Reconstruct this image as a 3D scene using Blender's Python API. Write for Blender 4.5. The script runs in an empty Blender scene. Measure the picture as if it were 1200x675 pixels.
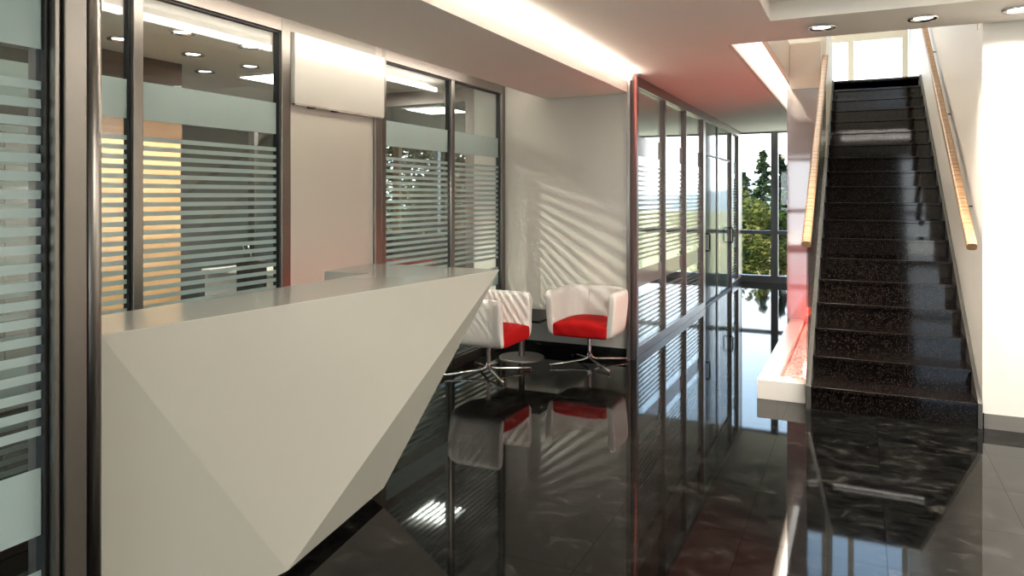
import bpy, bmesh, math, random
from mathutils import Vector, Matrix
random.seed(7)
PI = math.pi
scene = bpy.context.scene
COL = scene.collection
H = 1.55            # eye height

# ------------------------------------------------------------------ materials
MATS = {}
def new_mat(name):
    m = bpy.data.materials.new(name); m.use_nodes = True
    nt = m.node_tree; nt.nodes.clear()
    out = nt.nodes.new('ShaderNodeOutputMaterial')
    MATS[name] = m
    return m, nt, out
def pbr(name, color, rough=0.5, metal=0.0, ior=1.5, coat=0.0, bump=None, noise=None, spec=None):
    m, nt, out = new_mat(name)
    b = nt.nodes.new('ShaderNodeBsdfPrincipled')
    b.inputs['Base Color'].default_value = (*color, 1)
    b.inputs['Roughness'].default_value = rough
    b.inputs['Metallic'].default_value = metal
    b.inputs['IOR'].default_value = ior
    b.inputs['Coat Weight'].default_value = coat
    b.inputs['Coat Roughness'].default_value = 0.05
    if spec is not None: b.inputs['Specular IOR Level'].default_value = spec
    geo = nt.nodes.new('ShaderNodeNewGeometry')
    if noise:
        scale, amt = noise
        n = nt.nodes.new('ShaderNodeTexNoise'); n.inputs['Scale'].default_value = scale; n.inputs['Detail'].default_value = 4
        mp = nt.nodes.new('ShaderNodeMapping'); nt.links.new(geo.outputs['Position'], mp.inputs[0]); nt.links.new(mp.outputs[0], n.inputs['Vector'])
        mx = nt.nodes.new('ShaderNodeMix'); mx.data_type = 'RGBA'
        mx.inputs[6].default_value = (*[c*(1-amt) for c in color], 1); mx.inputs[7].default_value = (*[min(1, c*(1+amt)) for c in color], 1)
        nt.links.new(n.outputs['Fac'], mx.inputs[0]); nt.links.new(mx.outputs[2], b.inputs['Base Color'])
    if bump:
        scale, st = bump
        n2 = nt.nodes.new('ShaderNodeTexNoise'); n2.inputs['Scale'].default_value = scale; n2.inputs['Detail'].default_value = 5
        bp = nt.nodes.new('ShaderNodeBump'); bp.inputs['Strength'].default_value = st; bp.inputs['Distance'].default_value = 0.01
        nt.links.new(geo.outputs['Position'], n2.inputs['Vector']); nt.links.new(n2.outputs['Fac'], bp.inputs['Height']); nt.links.new(bp.outputs[0], b.inputs['Normal'])
    nt.links.new(b.outputs[0], out.inputs[0])
    return m
def emis(name, color, strength):
    m, nt, out = new_mat(name)
    e = nt.nodes.new('ShaderNodeEmission'); e.inputs[0].default_value = (*color, 1); e.inputs[1].default_value = strength
    nt.links.new(e.outputs[0], out.inputs[0]); return m
def glass(name, tint, ior=1.5, rough=0.0, gloss=(1, 1, 1)):
    m, nt, out = new_mat(name)
    f = nt.nodes.new('ShaderNodeFresnel'); f.inputs[0].default_value = ior
    geo = nt.nodes.new('ShaderNodeNewGeometry')
    # the fresnel node inverts its index on back faces; keep it the same on both
    iv = nt.nodes.new('ShaderNodeMix'); iv.data_type = 'FLOAT'
    iv.inputs[2].default_value = ior; iv.inputs[3].default_value = 1.0/ior
    nt.links.new(geo.outputs['Backfacing'], iv.inputs[0]); nt.links.new(iv.outputs[0], f.inputs[0])
    t = nt.nodes.new('ShaderNodeBsdfTransparent'); t.inputs[0].default_value = (*tint, 1)
    g = nt.nodes.new('ShaderNodeBsdfGlossy'); g.inputs['Color'].default_value = (*gloss, 1); g.inputs['Roughness'].default_value = rough
    mx = nt.nodes.new('ShaderNodeMixShader')
    nt.links.new(f.outputs[0], mx.inputs[0]); nt.links.new(t.outputs[0], mx.inputs[1]); nt.links.new(g.outputs[0], mx.inputs[2])
    nt.links.new(mx.outputs[0], out.inputs[0]); return m
def frosted(name, color, see=0.12, trans=0.45):
    m, nt, out = new_mat(name)
    d = nt.nodes.new('ShaderNodeBsdfDiffuse'); d.inputs[0].default_value = (*color, 1)
    tr = nt.nodes.new('ShaderNodeBsdfTranslucent'); tr.inputs[0].default_value = (*color, 1)
    m1 = nt.nodes.new('ShaderNodeMixShader'); m1.inputs[0].default_value = trans
    nt.links.new(d.outputs[0], m1.inputs[1]); nt.links.new(tr.outputs[0], m1.inputs[2])
    t = nt.nodes.new('ShaderNodeBsdfTransparent')
    m2 = nt.nodes.new('ShaderNodeMixShader'); m2.inputs[0].default_value = see
    nt.links.new(m1.outputs[0], m2.inputs[1]); nt.links.new(t.outputs[0], m2.inputs[2])
    g = nt.nodes.new('ShaderNodeBsdfGlossy'); g.inputs['Roughness'].default_value = 0.08
    f = nt.nodes.new('ShaderNodeFresnel'); f.inputs[0].default_value = 1.45
    m3 = nt.nodes.new('ShaderNodeMixShader')
    nt.links.new(f.outputs[0], m3.inputs[0]); nt.links.new(m2.outputs[0], m3.inputs[1]); nt.links.new(g.outputs[0], m3.inputs[2])
    nt.links.new(m3.outputs[0], out.inputs[0]); return m
def wood(name, c1, c2, axis_scale, rough=0.4, bands=6.0):
    m, nt, out = new_mat(name)
    b = nt.nodes.new('ShaderNodeBsdfPrincipled'); b.inputs['Roughness'].default_value = rough
    geo = nt.nodes.new('ShaderNodeNewGeometry')
    mp = nt.nodes.new('ShaderNodeMapping'); mp.inputs['Scale'].default_value = axis_scale
    n = nt.nodes.new('ShaderNodeTexNoise'); n.inputs['Scale'].default_value = bands; n.inputs['Detail'].default_value = 6; n.inputs['Distortion'].default_value = 0.4
    cr = nt.nodes.new('ShaderNodeValToRGB')
    cr.color_ramp.elements[0].position = .35; cr.color_ramp.elements[0].color = (*c1, 1)
    cr.color_ramp.elements[1].position = .65; cr.color_ramp.elements[1].color = (*c2, 1)
    nt.links.new(geo.outputs['Position'], mp.inputs[0]); nt.links.new(mp.outputs[0], n.inputs['Vector'])
    nt.links.new(n.outputs['Fac'], cr.inputs[0]); nt.links.new(cr.outputs[0], b.inputs['Base Color'])
    nt.links.new(b.outputs[0], out.inputs[0]); return m
def math_node(nt, op, a, b=None):
    n = nt.nodes.new('ShaderNodeMath'); n.operation = op
    for i, v in enumerate((a, b)):
        if v is None: continue
        if isinstance(v, (int, float)): n.inputs[i].default_value = v
        else: nt.links.new(v, n.inputs[i])
    return n.outputs[0]

def floor_material():
    m, nt, out = new_mat('polished_slate')
    b = nt.nodes.new('ShaderNodeBsdfPrincipled')
    geo = nt.nodes.new('ShaderNodeNewGeometry')
    sep = nt.nodes.new('ShaderNodeSeparateXYZ'); nt.links.new(geo.outputs['Position'], sep.inputs[0])
    T = 0.587
    fx = math_node(nt, 'DIVIDE', math_node(nt, 'SUBTRACT', sep.outputs[0], 0.107 - 40*T), T)
    fy = math_node(nt, 'DIVIDE', math_node(nt, 'SUBTRACT', sep.outputs[1], 5.18 - 40*T), T)
    ix = math_node(nt, 'FLOOR', fx); iy = math_node(nt, 'FLOOR', fy)
    rx = math_node(nt, 'ABSOLUTE', math_node(nt, 'SUBTRACT', math_node(nt, 'FRACT', fx), .5))
    ry = math_node(nt, 'ABSOLUTE', math_node(nt, 'SUBTRACT', math_node(nt, 'FRACT', fy), .5))
    joint = math_node(nt, 'GREATER_THAN', math_node(nt, 'MAXIMUM', rx, ry), 0.4968)
    # each tile has its own cloud offset
    cmb = nt.nodes.new('ShaderNodeCombineXYZ')
    nt.links.new(ix, cmb.inputs[0]); nt.links.new(iy, cmb.inputs[1])
    wn = nt.nodes.new('ShaderNodeTexWhiteNoise'); wn.noise_dimensions = '2D'; nt.links.new(cmb.outputs[0], wn.inputs['Vector'])
    off = nt.nodes.new('ShaderNodeVectorMath'); off.operation = 'MULTIPLY_ADD'
    nt.links.new(wn.outputs['Color'], off.inputs[0]); off.inputs[1].default_value = (9, 9, 9)
    mp = nt.nodes.new('ShaderNodeMapping'); mp.inputs['Scale'].default_value = (1.0, 1.35, 1); mp.inputs['Rotation'].default_value = (0, 0, .6)
    nt.links.new(geo.outputs['Position'], mp.inputs[0]); nt.links.new(mp.outputs[0], off.inputs[2])
    n1 = nt.nodes.new('ShaderNodeTexNoise'); n1.inputs['Scale'].default_value = 5.5; n1.inputs['Detail'].default_value = 12; n1.inputs['Roughness'].default_value = .74; n1.inputs['Distortion'].default_value = .7
    nt.links.new(off.outputs[0], n1.inputs['Vector'])
    cr = nt.nodes.new('ShaderNodeValToRGB'); e = cr.color_ramp.elements
    e[0].position = .42; e[0].color = (.0015, .0015, .0014, 1); e[1].position = .72; e[1].color = (.036, .034, .029, 1)
    x = e.new(.56); x.color = (.006, .0058, .0052, 1)
    nt.links.new(n1.outputs['Fac'], cr.inputs[0])
    mx = nt.nodes.new('ShaderNodeMix'); mx.data_type = 'RGBA'; mx.inputs[7].default_value = (.001, .001, .001, 1)
    nt.links.new(joint, mx.inputs[0]); nt.links.new(cr.outputs[0], mx.inputs[6]); nt.links.new(mx.outputs[2], b.inputs['Base Color'])
    rr = nt.nodes.new('ShaderNodeMapRange'); rr.inputs[3].default_value = .02; rr.inputs[4].default_value = .05
    nt.links.new(math_node(nt, 'MULTIPLY', math_node(nt, 'SUBTRACT', 1.0, math_node(nt, 'MULTIPLY', joint, .6)), .5), b.inputs['Specular IOR Level']); nt.links.new(n1.outputs['Fac'], rr.inputs[0]); nt.links.new(rr.outputs[0], b.inputs['Roughness'])
    b.inputs['IOR'].default_value = 1.29
    nt.links.new(b.outputs[0], out.inputs[0]); return m

def granite_material():
    m, nt, out = new_mat('black_granite')
    b = nt.nodes.new('ShaderNodeBsdfPrincipled'); b.inputs['Roughness'].default_value = .06; b.inputs['IOR'].default_value = 1.42
    geo = nt.nodes.new('ShaderNodeNewGeometry')
    v = nt.nodes.new('ShaderNodeTexVoronoi'); v.inputs['Scale'].default_value = 125
    nt.links.new(geo.outputs['Position'], v.inputs['Vector'])
    w = nt.nodes.new('ShaderNodeTexNoise'); w.inputs['Scale'].default_value = 25; w.inputs['Detail'].default_value = 2
    nt.links.new(geo.outputs['Position'], w.inputs['Vector'])
    s1 = math_node(nt, 'LESS_THAN', v.outputs['Distance'], .21)
    s2 = math_node(nt, 'GREATER_THAN', w.outputs['Fac'], .40)
    k = math_node(nt, 'MULTIPLY', s1, s2)
    mx = nt.nodes.new('ShaderNodeMix'); mx.data_type = 'RGBA'
    mx.inputs[6].default_value = (.0035, .0025, .0022, 1); mx.inputs[7].default_value = (.13, .092, .082, 1)
    nt.links.new(k, mx.inputs[0]); nt.links.new(mx.outputs[2], b.inputs['Base Color'])
    nt.links.new(b.outputs[0], out.inputs[0]); return m

def rail_material():
    m, nt, out = new_mat('laminated_ash')
    b = nt.nodes.new('ShaderNodeBsdfPrincipled'); b.inputs['Roughness'].default_value = .35
    geo = nt.nodes.new('ShaderNodeNewGeometry')
    sep = nt.nodes.new('ShaderNodeSeparateXYZ'); nt.links.new(geo.outputs['Position'], sep.inputs[0])
    t = math_node(nt, 'ADD', sep.outputs[1], math_node(nt, 'MULTIPLY', sep.outputs[2], .5))
    wn = nt.nodes.new('ShaderNodeTexNoise'); wn.noise_dimensions = '1D'; wn.inputs['Scale'].default_value = 38; wn.inputs['Detail'].default_value = 3
    nt.links.new(t, wn.inputs['W'])
    cr = nt.nodes.new('ShaderNodeValToRGB'); e = cr.color_ramp.elements
    e[0].position = .38; e[0].color = (.15, .07, .03, 1); e[1].position = .62; e[1].color = (.34, .21, .11, 1)
    nt.links.new(wn.outputs['Fac'], cr.inputs[0]); nt.links.new(cr.outputs[0], b.inputs['Base Color'])
    nt.links.new(b.outputs[0], out.inputs[0]); return m

def foliage_material(name, c1, c2):
    m, nt, out = new_mat(name)
    d = nt.nodes.new('ShaderNodeBsdfDiffuse'); tr = nt.nodes.new('ShaderNodeBsdfTranslucent'); mx = nt.nodes.new('ShaderNodeMixShader'); mx.inputs[0].default_value = .35
    geo = nt.nodes.new('ShaderNodeNewGeometry')
    n = nt.nodes.new('ShaderNodeTexNoise'); n.inputs['Scale'].default_value = .9; n.inputs['Detail'].default_value = 4; nt.links.new(geo.outputs['Position'], n.inputs['Vector'])
    cr = nt.nodes.new('ShaderNodeValToRGB'); cr.color_ramp.elements[0].position = .4; cr.color_ramp.elements[1].position = .62
    cr.color_ramp.elements[0].color = (*c1, 1); cr.color_ramp.elements[1].color = (*c2, 1)
    nt.links.new(n.outputs['Fac'], cr.inputs[0])
    nt.links.new(cr.outputs[0], d.inputs[0]); nt.links.new(cr.outputs[0], tr.inputs[0])
    nt.links.new(d.outputs[0], mx.inputs[1]); nt.links.new(tr.outputs[0], mx.inputs[2]); nt.links.new(mx.outputs[0], out.inputs[0]); return m

M_floor = floor_material()
M_granite = granite_material()
M_rail = rail_material()
M_ceil = pbr('ceiling_paint', (.91, .87, .81), .75)
M_white = pbr('warm_white_paint', (.74, .71, .66), .6, bump=(60, .05))
M_gloss_wall = pbr('satin_white_panel', (.60, .57, .50), .28, noise=(.8, .03))
M_panel = pbr('glossy_white_panel', (.50, .485, .435), .18)
M_desk = pbr('desk_lacquer', (.37, .365, .315), .22, noise=(1.2, .05))
M_black = pbr('black_stone_skirting', (.006, .006, .006), .12)
M_steel = pbr('brushed_steel', (.19, .175, .155), .36, metal=1)
M_post = pbr('bright_steel', (.55, .52, .49), .27, metal=.7)
M_steel_dk = pbr('dark_bronze_steel', (.25, .22, .20), .34, metal=1)
M_gasket = pbr('black_gasket', (.008, .008, .008), .5)
M_chrome = pbr('chrome', (.75, .73, .71), .08, metal=1)
M_shell = pbr('white_upholstery', (.56, .53, .49), .45)
M_red = pbr('red_fabric', (.29, .002, .002), .8, spec=.15, bump=(400, .1))
M_blacktop = pbr('black_lacquer', (.006, .006, .006), .45, ior=1.25)
M_grey = pbr('grey_laminate', (.20, .20, .19), .5)
M_darkgrey = pbr('dark_grey_wall', (.21, .205, .19), .7)
M_office_wall = pbr('office_wall', (.34, .31, .27), .7)
M_carpet = pbr('dark_carpet', (.035, .033, .032), .9)
M_oak = wood('light_oak', (.52, .30, .14), (.74, .48, .26), (1, .35, 6), .4, 3)
M_oak_shade = wood('oak_in_shade', (.10, .052, .025), (.16, .088, .045), (1, .35, 8), .4, 4)  # upper part of the oak panel, its shadow put into the colour
M_orange = wood('orange_timber', (.35, .15, .06), (.45, .22, .09), (1, 1, .3), .5)
M_cream = pbr('cream_paint', (.74, .69, .58), .5)
M_beige = pbr('beige_plaster', (.66, .56, .46), .7)
M_alu = pbr('window_aluminium', (.22, .23, .23), .4, metal=.3)
M_coated = pbr('back_painted_glass', (.26, .235, .235), .04, ior=2.1)
M_planter = pbr('white_planter_lacquer', (.82, .77, .70), .3)
M_pebble = pbr('pale_pebble', (.85, .68, .64), .6)
M_glass = glass('clear_glass', (.87, .90, .89), 1.5)
M_winglass = glass('window_glass', (.90, .93, .93), 1.45)
M_balglass = glass('balustrade_glass', (.86, .90, .89), 1.52)
M_film = frosted('frosted_film', (.56, .70, .67), .10, .45)
M_doorglass = frosted('satin_door_glass', (.62, .72, .66), .50, .6)
M_cove = emis('cove_strip_light', (1, .95, .88), 30)
M_cove2 = emis('wall_washer_strip', (1, .95, .88), 7)
M_cove3 = emis('slot_diffuser', (1, .95, .88), 9)
M_lamp = emis('downlight_lens', (1, .97, .92), 3.5)
M_lum = emis('luminaire_diffuser', (1, .96, .88), 4)
M_redled = emis('red_led', (1, .09, .07), 7)
M_bark = pbr('bark', (.10, .07, .045), .9)
M_leafA = foliage_material('broad_leaves', (.018, .030, .007), (.085, .085, .02))
M_leafB = foliage_material('conifer_needles', (.007, .020, .008), (.030, .048, .018))
M_leafC = foliage_material('autumn_leaves', (.014, .016, .006), (.055, .04, .014))
M_field = pbr('meadow', (.13, .13, .062), .95, noise=(.12, .35))
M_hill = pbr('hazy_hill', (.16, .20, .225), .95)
M_blk = pbr('black_mesh_fabric', (.006, .006, .009), .7)
M_offdesk = pbr('office_desk_white', (.62, .60, .55), .4)
M_rubber = pbr('rubber', (.02, .02, .02), .6)
M_dkcab = pbr('dark_brown_cabinet', (.035, .028, .022), .45)

# ------------------------------------------------------------------ mesh helpers
def bm_box(bm, x0, x1, y0, y1, z0, z1):
    vs = [bm.verts.new(p) for p in ((x0,y0,z0),(x1,y0,z0),(x1,y1,z0),(x0,y1,z0),(x0,y0,z1),(x1,y0,z1),(x1,y1,z1),(x0,y1,z1))]
    for f in ((3,2,1,0),(4,5,6,7),(0,1,5,4),(1,2,6,5),(2,3,7,6),(3,0,4,7)):
        bm.faces.new([vs[i] for i in f])
def bm_prism(bm, poly, axis, a0, a1):
    """poly of 2-D points extruded along axis from a0 to a1"""
    def P(u, v, a):
        return (a, u, v) if axis == 'x' else ((u, a, v) if axis == 'y' else (u, v, a))
    A = [bm.verts.new(P(u, v, a0)) for u, v in poly]; B = [bm.verts.new(P(u, v, a1)) for u, v in poly]
    n = len(poly)
    bm.faces.new(A[::-1]); bm.faces.new(B)
    for i in range(n): bm.faces.new((A[i], A[(i+1)%n], B[(i+1)%n], B[i]))
def bm_lathe(bm, prof, seg=32, c=(0,0,0), cap=True):
    rings = []
    for r, z in prof:
        rings.append([bm.verts.new((c[0]+r*math.cos(2*PI*i/seg), c[1]+r*math.sin(2*PI*i/seg), c[2]+z)) for i in range(seg)])
    for a, b in zip(rings, rings[1:]):
        for i in range(seg): bm.faces.new((a[i], a[(i+1)%seg], b[(i+1)%seg], b[i]))
    if cap:
        bm.faces.new(rings[0][::-1]); bm.faces.new(rings[-1])
def bm_tube(bm, pts, r, seg=12, rr=None):
    pts = [Vector(p) for p in pts]; rings = []
    for i, p in enumerate(pts):
        t = (pts[min(i+1, len(pts)-1)] - pts[max(i-1, 0)]).normalized()
        up = Vector((0,0,1)) if abs(t.z) < .9 else Vector((0,1,0))
        s = t.cross(up).normalized(); u = s.cross(t)
        R = rr[i] if rr else r
        rings.append([bm.verts.new(p + R*(math.cos(2*PI*k/seg)*s + math.sin(2*PI*k/seg)*u)) for k in range(seg)])
    for a, b in zip(rings, rings[1:]):
        for k in range(seg): bm.faces.new((a[k], a[(k+1)%seg], b[(k+1)%seg], b[k]))
    bm.faces.new(rings[0][::-1]); bm.faces.new(rings[-1])
def obj(name, bm, mat, parent=None, bevel=0, smooth=False, subsurf=0, seg=2):
    bmesh.ops.recalc_face_normals(bm, faces=bm.faces)
    me = bpy.data.meshes.new(name); bm.to_mesh(me); bm.free()
    if smooth:
        for p in me.polygons: p.use_smooth = True
    if mat: me.materials.append(mat)
    o = bpy.data.objects.new(name, me); COL.objects.link(o)
    if parent: o.parent = parent
    if bevel:
        md = o.modifiers.new('bevel', 'BEVEL'); md.width = bevel; md.segments = seg; md.limit_method = 'ANGLE'
    if subsurf:
        md = o.modifiers.new('sub', 'SUBSURF'); md.levels = subsurf; md.render_levels = subsurf
    return o
def box(name, x0, x1, y0, y1, z0, z1, mat, parent=None, bevel=0):
    # geometry is stored around the thing's own base so copies and origins make sense
    bm = bmesh.new()
    if parent is None:
        cx, cy = (x0+x1)/2, (y0+y1)/2
        bm_box(bm, x0-cx, x1-cx, y0-cy, y1-cy, 0, z1-z0)
        o = obj(name, bm, mat, None, bevel); o.location = (cx, cy, z0); return o
    L = parent_world(parent)
    bm_box(bm, x0-L.x, x1-L.x, y0-L.y, y1-L.y, z0-L.z, z1-L.z)
    return obj(name, bm, mat, parent, bevel)
def parent_world(p):
    v = Vector((0,0,0))
    while p: v += p.location; p = p.parent
    return v
def tag(o, label, cat=None, group=None, kind=None):
    if label: o['label'] = label
    if cat: o['category'] = cat
    if group: o['group'] = group
    if kind: o['kind'] = kind
    return o
def struct(o, label=None):
    o['kind'] = 'structure'
    if label: o['label'] = label
    return o
def thing(name, label, cat, loc=(0,0,0), rz=0, group=None):
    o = bpy.data.objects.new(name, None); COL.objects.link(o); o.empty_display_size = .1
    o.location = loc; o.rotation_euler = (0,0,rz)
    return tag(o, label, cat, group)
def copy_tree(o, parent=None):
    c = o.copy(); COL.objects.link(c); c.parent = parent
    for ch in list(o.children): copy_tree(ch, c)
    return c
def light(name, kind, loc, energy, color=(1,.93,.84), parent=None, **kw):
    l = bpy.data.lights.new(name, kind); l.energy = energy; l.color = color
    rot = kw.pop('rot', None)
    for k, v in kw.items(): setattr(l, k, v)
    o = bpy.data.objects.new(name, l); COL.objects.link(o); o.location = loc
    if rot: o.rotation_euler = rot
    if parent: o.parent = parent
    return o

# ------------------------------------------------------------------ key dimensions
XP = -1.94          # plane of the lobby partitions
XO = -3.30          # plane of the office glazing
YW = 6.76           # white wall behind the armchairs
ZC = 2.70           # ceiling
YB = 13.80          # rear glazing
YF = -5.0           # front glazing behind the viewer
XR = 4.6; XL = -10.0
YS = 5.75           # first riser
XSL, XSR = -.319, .715
RUN, RISE, N = 5.27/18, .1648, 19
YTOP = YS + 18*RUN

# ------------------------------------------------------------------ floor
fl = struct(box('floor', XL, XR, YF, YB+.1, -.15, 0, M_floor), 'polished black slate tile floor')
struct(box('ground', -90, 90, YB+.35, 260, -3.2, -3.0, M_field), 'sunlit meadow beyond the rear glazing')
struct(box('terrace', XL-4, XR+4, YF-14, YF-.1, -.3, -.06, pbr('terrace_paving', (.72,.69,.63), .8)))
struct(box('rear_bounce_slab', XL-2, XR, YB+.12, 15.7, -.25, -.08, MATS['terrace_paving']))  # pale slab below view, added to bounce sunlight onto the rear ceiling

# ------------------------------------------------------------------ ceiling with coffer and stair opening
bm = bmesh.new()
def slab(x0, x1, y0, y1, z0=ZC, z1=3.10): bm_box(bm, x0, x1, y0, y1, z0, z1)
CX0, CX1, CY0, CY1 = -.53, 3.2, .6, 5.06
OX0, OX1, OY0, OY1 = -.91, .75, 5.73, YTOP
slab(-2.95, CX0, YF, OY0)                 # lobby west of coffer
slab(CX0, CX1, YF, CY0); slab(CX0, CX1, CY1, OY0)
slab(CX1, XR, YF, OY0)
slab(CX0, CX1, CY0, CY1, 2.82, 3.10)      # coffer top
slab(-2.95, OX0, OY0, YB)                 # west of stairs
slab(OX1, XR, OY0, YB)
slab(OX0, OX1, OY1, YB)
slab(XL, -2.95, YF, YB)
struct(obj('ceiling', bm, M_ceil), 'pale plaster ceiling with a raised coffer and stair opening')

# soffit above the desk, with a strip light on each long edge
SX0, SX1 = -2.85, -1.97
sof = thing('ceiling_soffit', 'long dropped white soffit running above the reception desk', 'soffit', ((SX0+SX1)/2, 3, 2.525))
sof['kind'] = 'structure'
box('soffit_panel', SX0, SX1, YF+.1, YW, 2.525, 2.555, M_ceil, sof)
box('fascia', SX1-.015, SX1, YF+.1, YW, 2.555, 2.632, M_ceil, sof)
box('fascia', SX0, SX0+.015, YF+.1, YW, 2.555, 2.585, M_ceil, sof)
box('soffit_core', SX0+.10, SX1-.12, YF+.1, YW, 2.555, ZC, M_ceil, sof)
box('strip_light', SX1-.10, SX1-.04, YF+.2, YW-.02, 2.557, 2.59, M_cove, sof)
box('strip_light', SX0+.03, SX0+.07, 1.2, YW-.45, 2.585, 2.64, M_cove2, sof)

# stair-opening light slot
slot = struct(box('trim_1', OX0, OX0+.03, OY0, YTOP, ZC, ZC+.03, M_white), 'thin lip along the stair opening')
fas = struct(box('wall_stairwell_fascia', -.77, -.722, OY0+.02, YTOP, 2.89, 3.29, M_beige), 'beige fascia beside the stair opening')
ls = thing('slot_light', 'bright linear light hidden in the slot beside the stair opening', 'light', (-.84, 8.3, 3.22)); 
box('diffuser', -.905, -.775, OY0+.05, YTOP-.05, 3.23, 3.25, M_cove3, ls)
box('housing', -.908, -.772, OY0+.02, YTOP, 3.25, 3.28, M_white, ls)
struct(box('wall_slot_side', -.95, -.91, OY0, YTOP, 3.101, 3.29, M_white))
struct(box('ceiling_slot_top', -.909, -.771, OY0, YTOP, 3.285, 3.30, M_white))

# ------------------------------------------------------------------ walls
struct(box('wall_back', XO-.36, SX1-.005, YW, YW+.09, .09, ZC, M_gloss_wall), 'satin off-white wall behind the two armchairs')
struct(box('baseboard_back', XO-.36, SX1-.005, YW+.005, YW+.085, 0, .09, M_black))
struct(box('wall_right', .743, XR, YS, YS+.25, .1, ZC, M_white), 'bright white wall beside the staircase')
struct(box('baseboard_right', .752, XR, YS-.006, YS+.2, 0, .1, pbr('grey_skirting', (.16,.15,.135), .3)))
struct(box('wall_stair', .743, .86, YS+.25, YB, 0, 5.6, M_white), 'plaster wall on the right of the stairs')
struct(box('wall_stair_upper', .743, .86, YS, YS+.25, 3.1, 5.6, M_white))
struct(box('wall_east', XR, XR+.2, YF, YS+.2, 0, ZC+.3, M_white))
struct(box('wall_left', XL-.2, XL, YF, YB, 0, ZC, M_darkgrey))
# core wall with coated glass facing the lobby
struct(box('wall_core', -.737, -.395, 8.945, 11.0, 0, 2.77, M_darkgrey), 'wall block behind the planter')
gp = struct(box('wall_coated_panel', -.747, -.395, 8.91, 8.945, .0, 2.77, M_coated), 'glossy grey back-painted glass panel at the end of the planter')
struct(box('wall_core_upper', -.72, -.395, 8.91, 9.05, 2.77, 3.29, M_beige), 'beige plaster band above the glossy panel')

# ------------------------------------------------------------------ upper floor
struct(box('floor_upper', -.395, .737, YTOP+.02, YB, 2.95, 3.13, M_white))
struct(box('floor_upper_left', XL+2, -.955, 5.8, YB, 3.10, 3.13, M_white))
struct(box('floor_core_top', -.72, -.42, 9.05, YB, 3.0, 3.13, M_white))
struct(box('ceiling_upper', -6, .86, 4.4, YB+.1, 5.6, 5.8, M_white))
struct(box('wall_upper_left', -6, -5.9, 4.4, YB, 3.13, 5.6, M_white))
struct(box('wall_upper_front', -6, .86, 4.3, 4.4, 3.1, 5.6, M_white))
w2 = thing('window_2', 'tall cream-framed upstairs window above the stairs', 'window', (-2.4, YB, 3.13)); w2['kind'] = 'structure'
def vbar(p, x, w, y0, y1, z0, z1, m, nm='mullion'): box(nm, x-w/2, x+w/2, y0, y1, z0, z1, m, p)
for x in (-5.85, -4.6, -3.2, -1.75, -.13, .69): vbar(w2, x, .09, YB-.04, YB+.06, 3.13, 5.6, M_cream)
box('transom', -5.9, .735, YB-.045, YB+.055, 4.20, 4.32, M_cream, w2)
box('transom', -5.9, .735, YB-.045, YB+.055, 3.13, 3.19, M_cream, w2)
box('pane', -5.9, .735, YB+.0, YB+.012, 3.13, 5.6, M_winglass, w2)

# ------------------------------------------------------------------ rear glazing
w1 = thing('window_1', 'floor to ceiling aluminium rear glazing looking onto trees', 'window', (-4.5, YB, 0)); w1['kind'] = 'structure'
for x in (-9.9, -8.4, -6.9, -5.4, -3.95, -2.60, -1.365, -.10): vbar(w1, x, .12, YB-.06, YB+.06, 0, ZC, M_alu)
vbar(w1, -1.98, .09, YB-.05, YB+.05, 0, ZC, M_alu)
box('transom', XL, .737, YB-.05, YB+.05, .86, .93, M_alu, w1)
box('sill', XL, .737, YB-.07, YB+.06, 0.0, .12, M_alu, w1)
box('head', XL, .737, YB-.05, YB+.05, ZC-.03, ZC, M_alu, w1)
box('pane', XL, .737, YB-.006, YB+.006, .1, ZC-.02, M_winglass, w1)
# front glazing behind the viewer
w3 = thing('window_3', 'entrance glazing of the lobby', 'window', (0, YF, 0)); w3['kind'] = 'structure'
for x in (XL+.1, -7, -4.2, -1.94, -1.2, 1.0, 2.2, 3.4, XR-.05): vbar(w3, x, .12, YF-.06, YF+.06, 0, ZC, M_alu)
for z in (.0, 1.05, 2.55): box('transom', XL, XR, YF-.05, YF+.05, z, z+.12, M_alu, w3)
box('pane', XL, XR, YF-.006, YF+.006, .1, ZC-.02, M_winglass, w3)
struct(box('wall_front', -1.14, .95, YF+.08, YF+.2, 0, ZC, pbr('brown_front_wall', (.26,.24,.21), .6)), 'solid wall between the entrance windows')

# ------------------------------------------------------------------ glass partitions
BAND_HI, BAND_LO = (1.94, 2.137), (.648, .827)
STR_TOP, PITCH, STR_H = 1.855, .0483, .024
def film_mesh(name, x, y0, y1, parent, zbot, hi=True):
    L = parent_world(parent); bm = bmesh.new()
    def b(z0, z1): bm_box(bm, x-L.x, x+.0012-L.x, y0-L.y, y1-L.y, z0-L.z, z1-L.z)
    b(*BAND_HI); b(*BAND_LO)
    for i in range(20): z = STR_TOP - i*PITCH; b(z-STR_H, z)
    z = .555
    while z - STR_H > zbot: b(z-STR_H, z); z -= PITCH
    return obj(name, bm, M_film, parent)
def mullion(p, xplane, y0, y1, z0, z1, depth=.06, mat=None, name='mullion'):
    """steel post with a black rebate on each flank"""
    L = parent_world(p); bm = bmesh.new()
    bm_box(bm, xplane-depth-L.x, xplane+.014-L.x, y0-L.y, y1-L.y, z0-L.z, z1-L.z)
    return obj(name, bm, mat or M_steel, p, bevel=.004)
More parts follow.
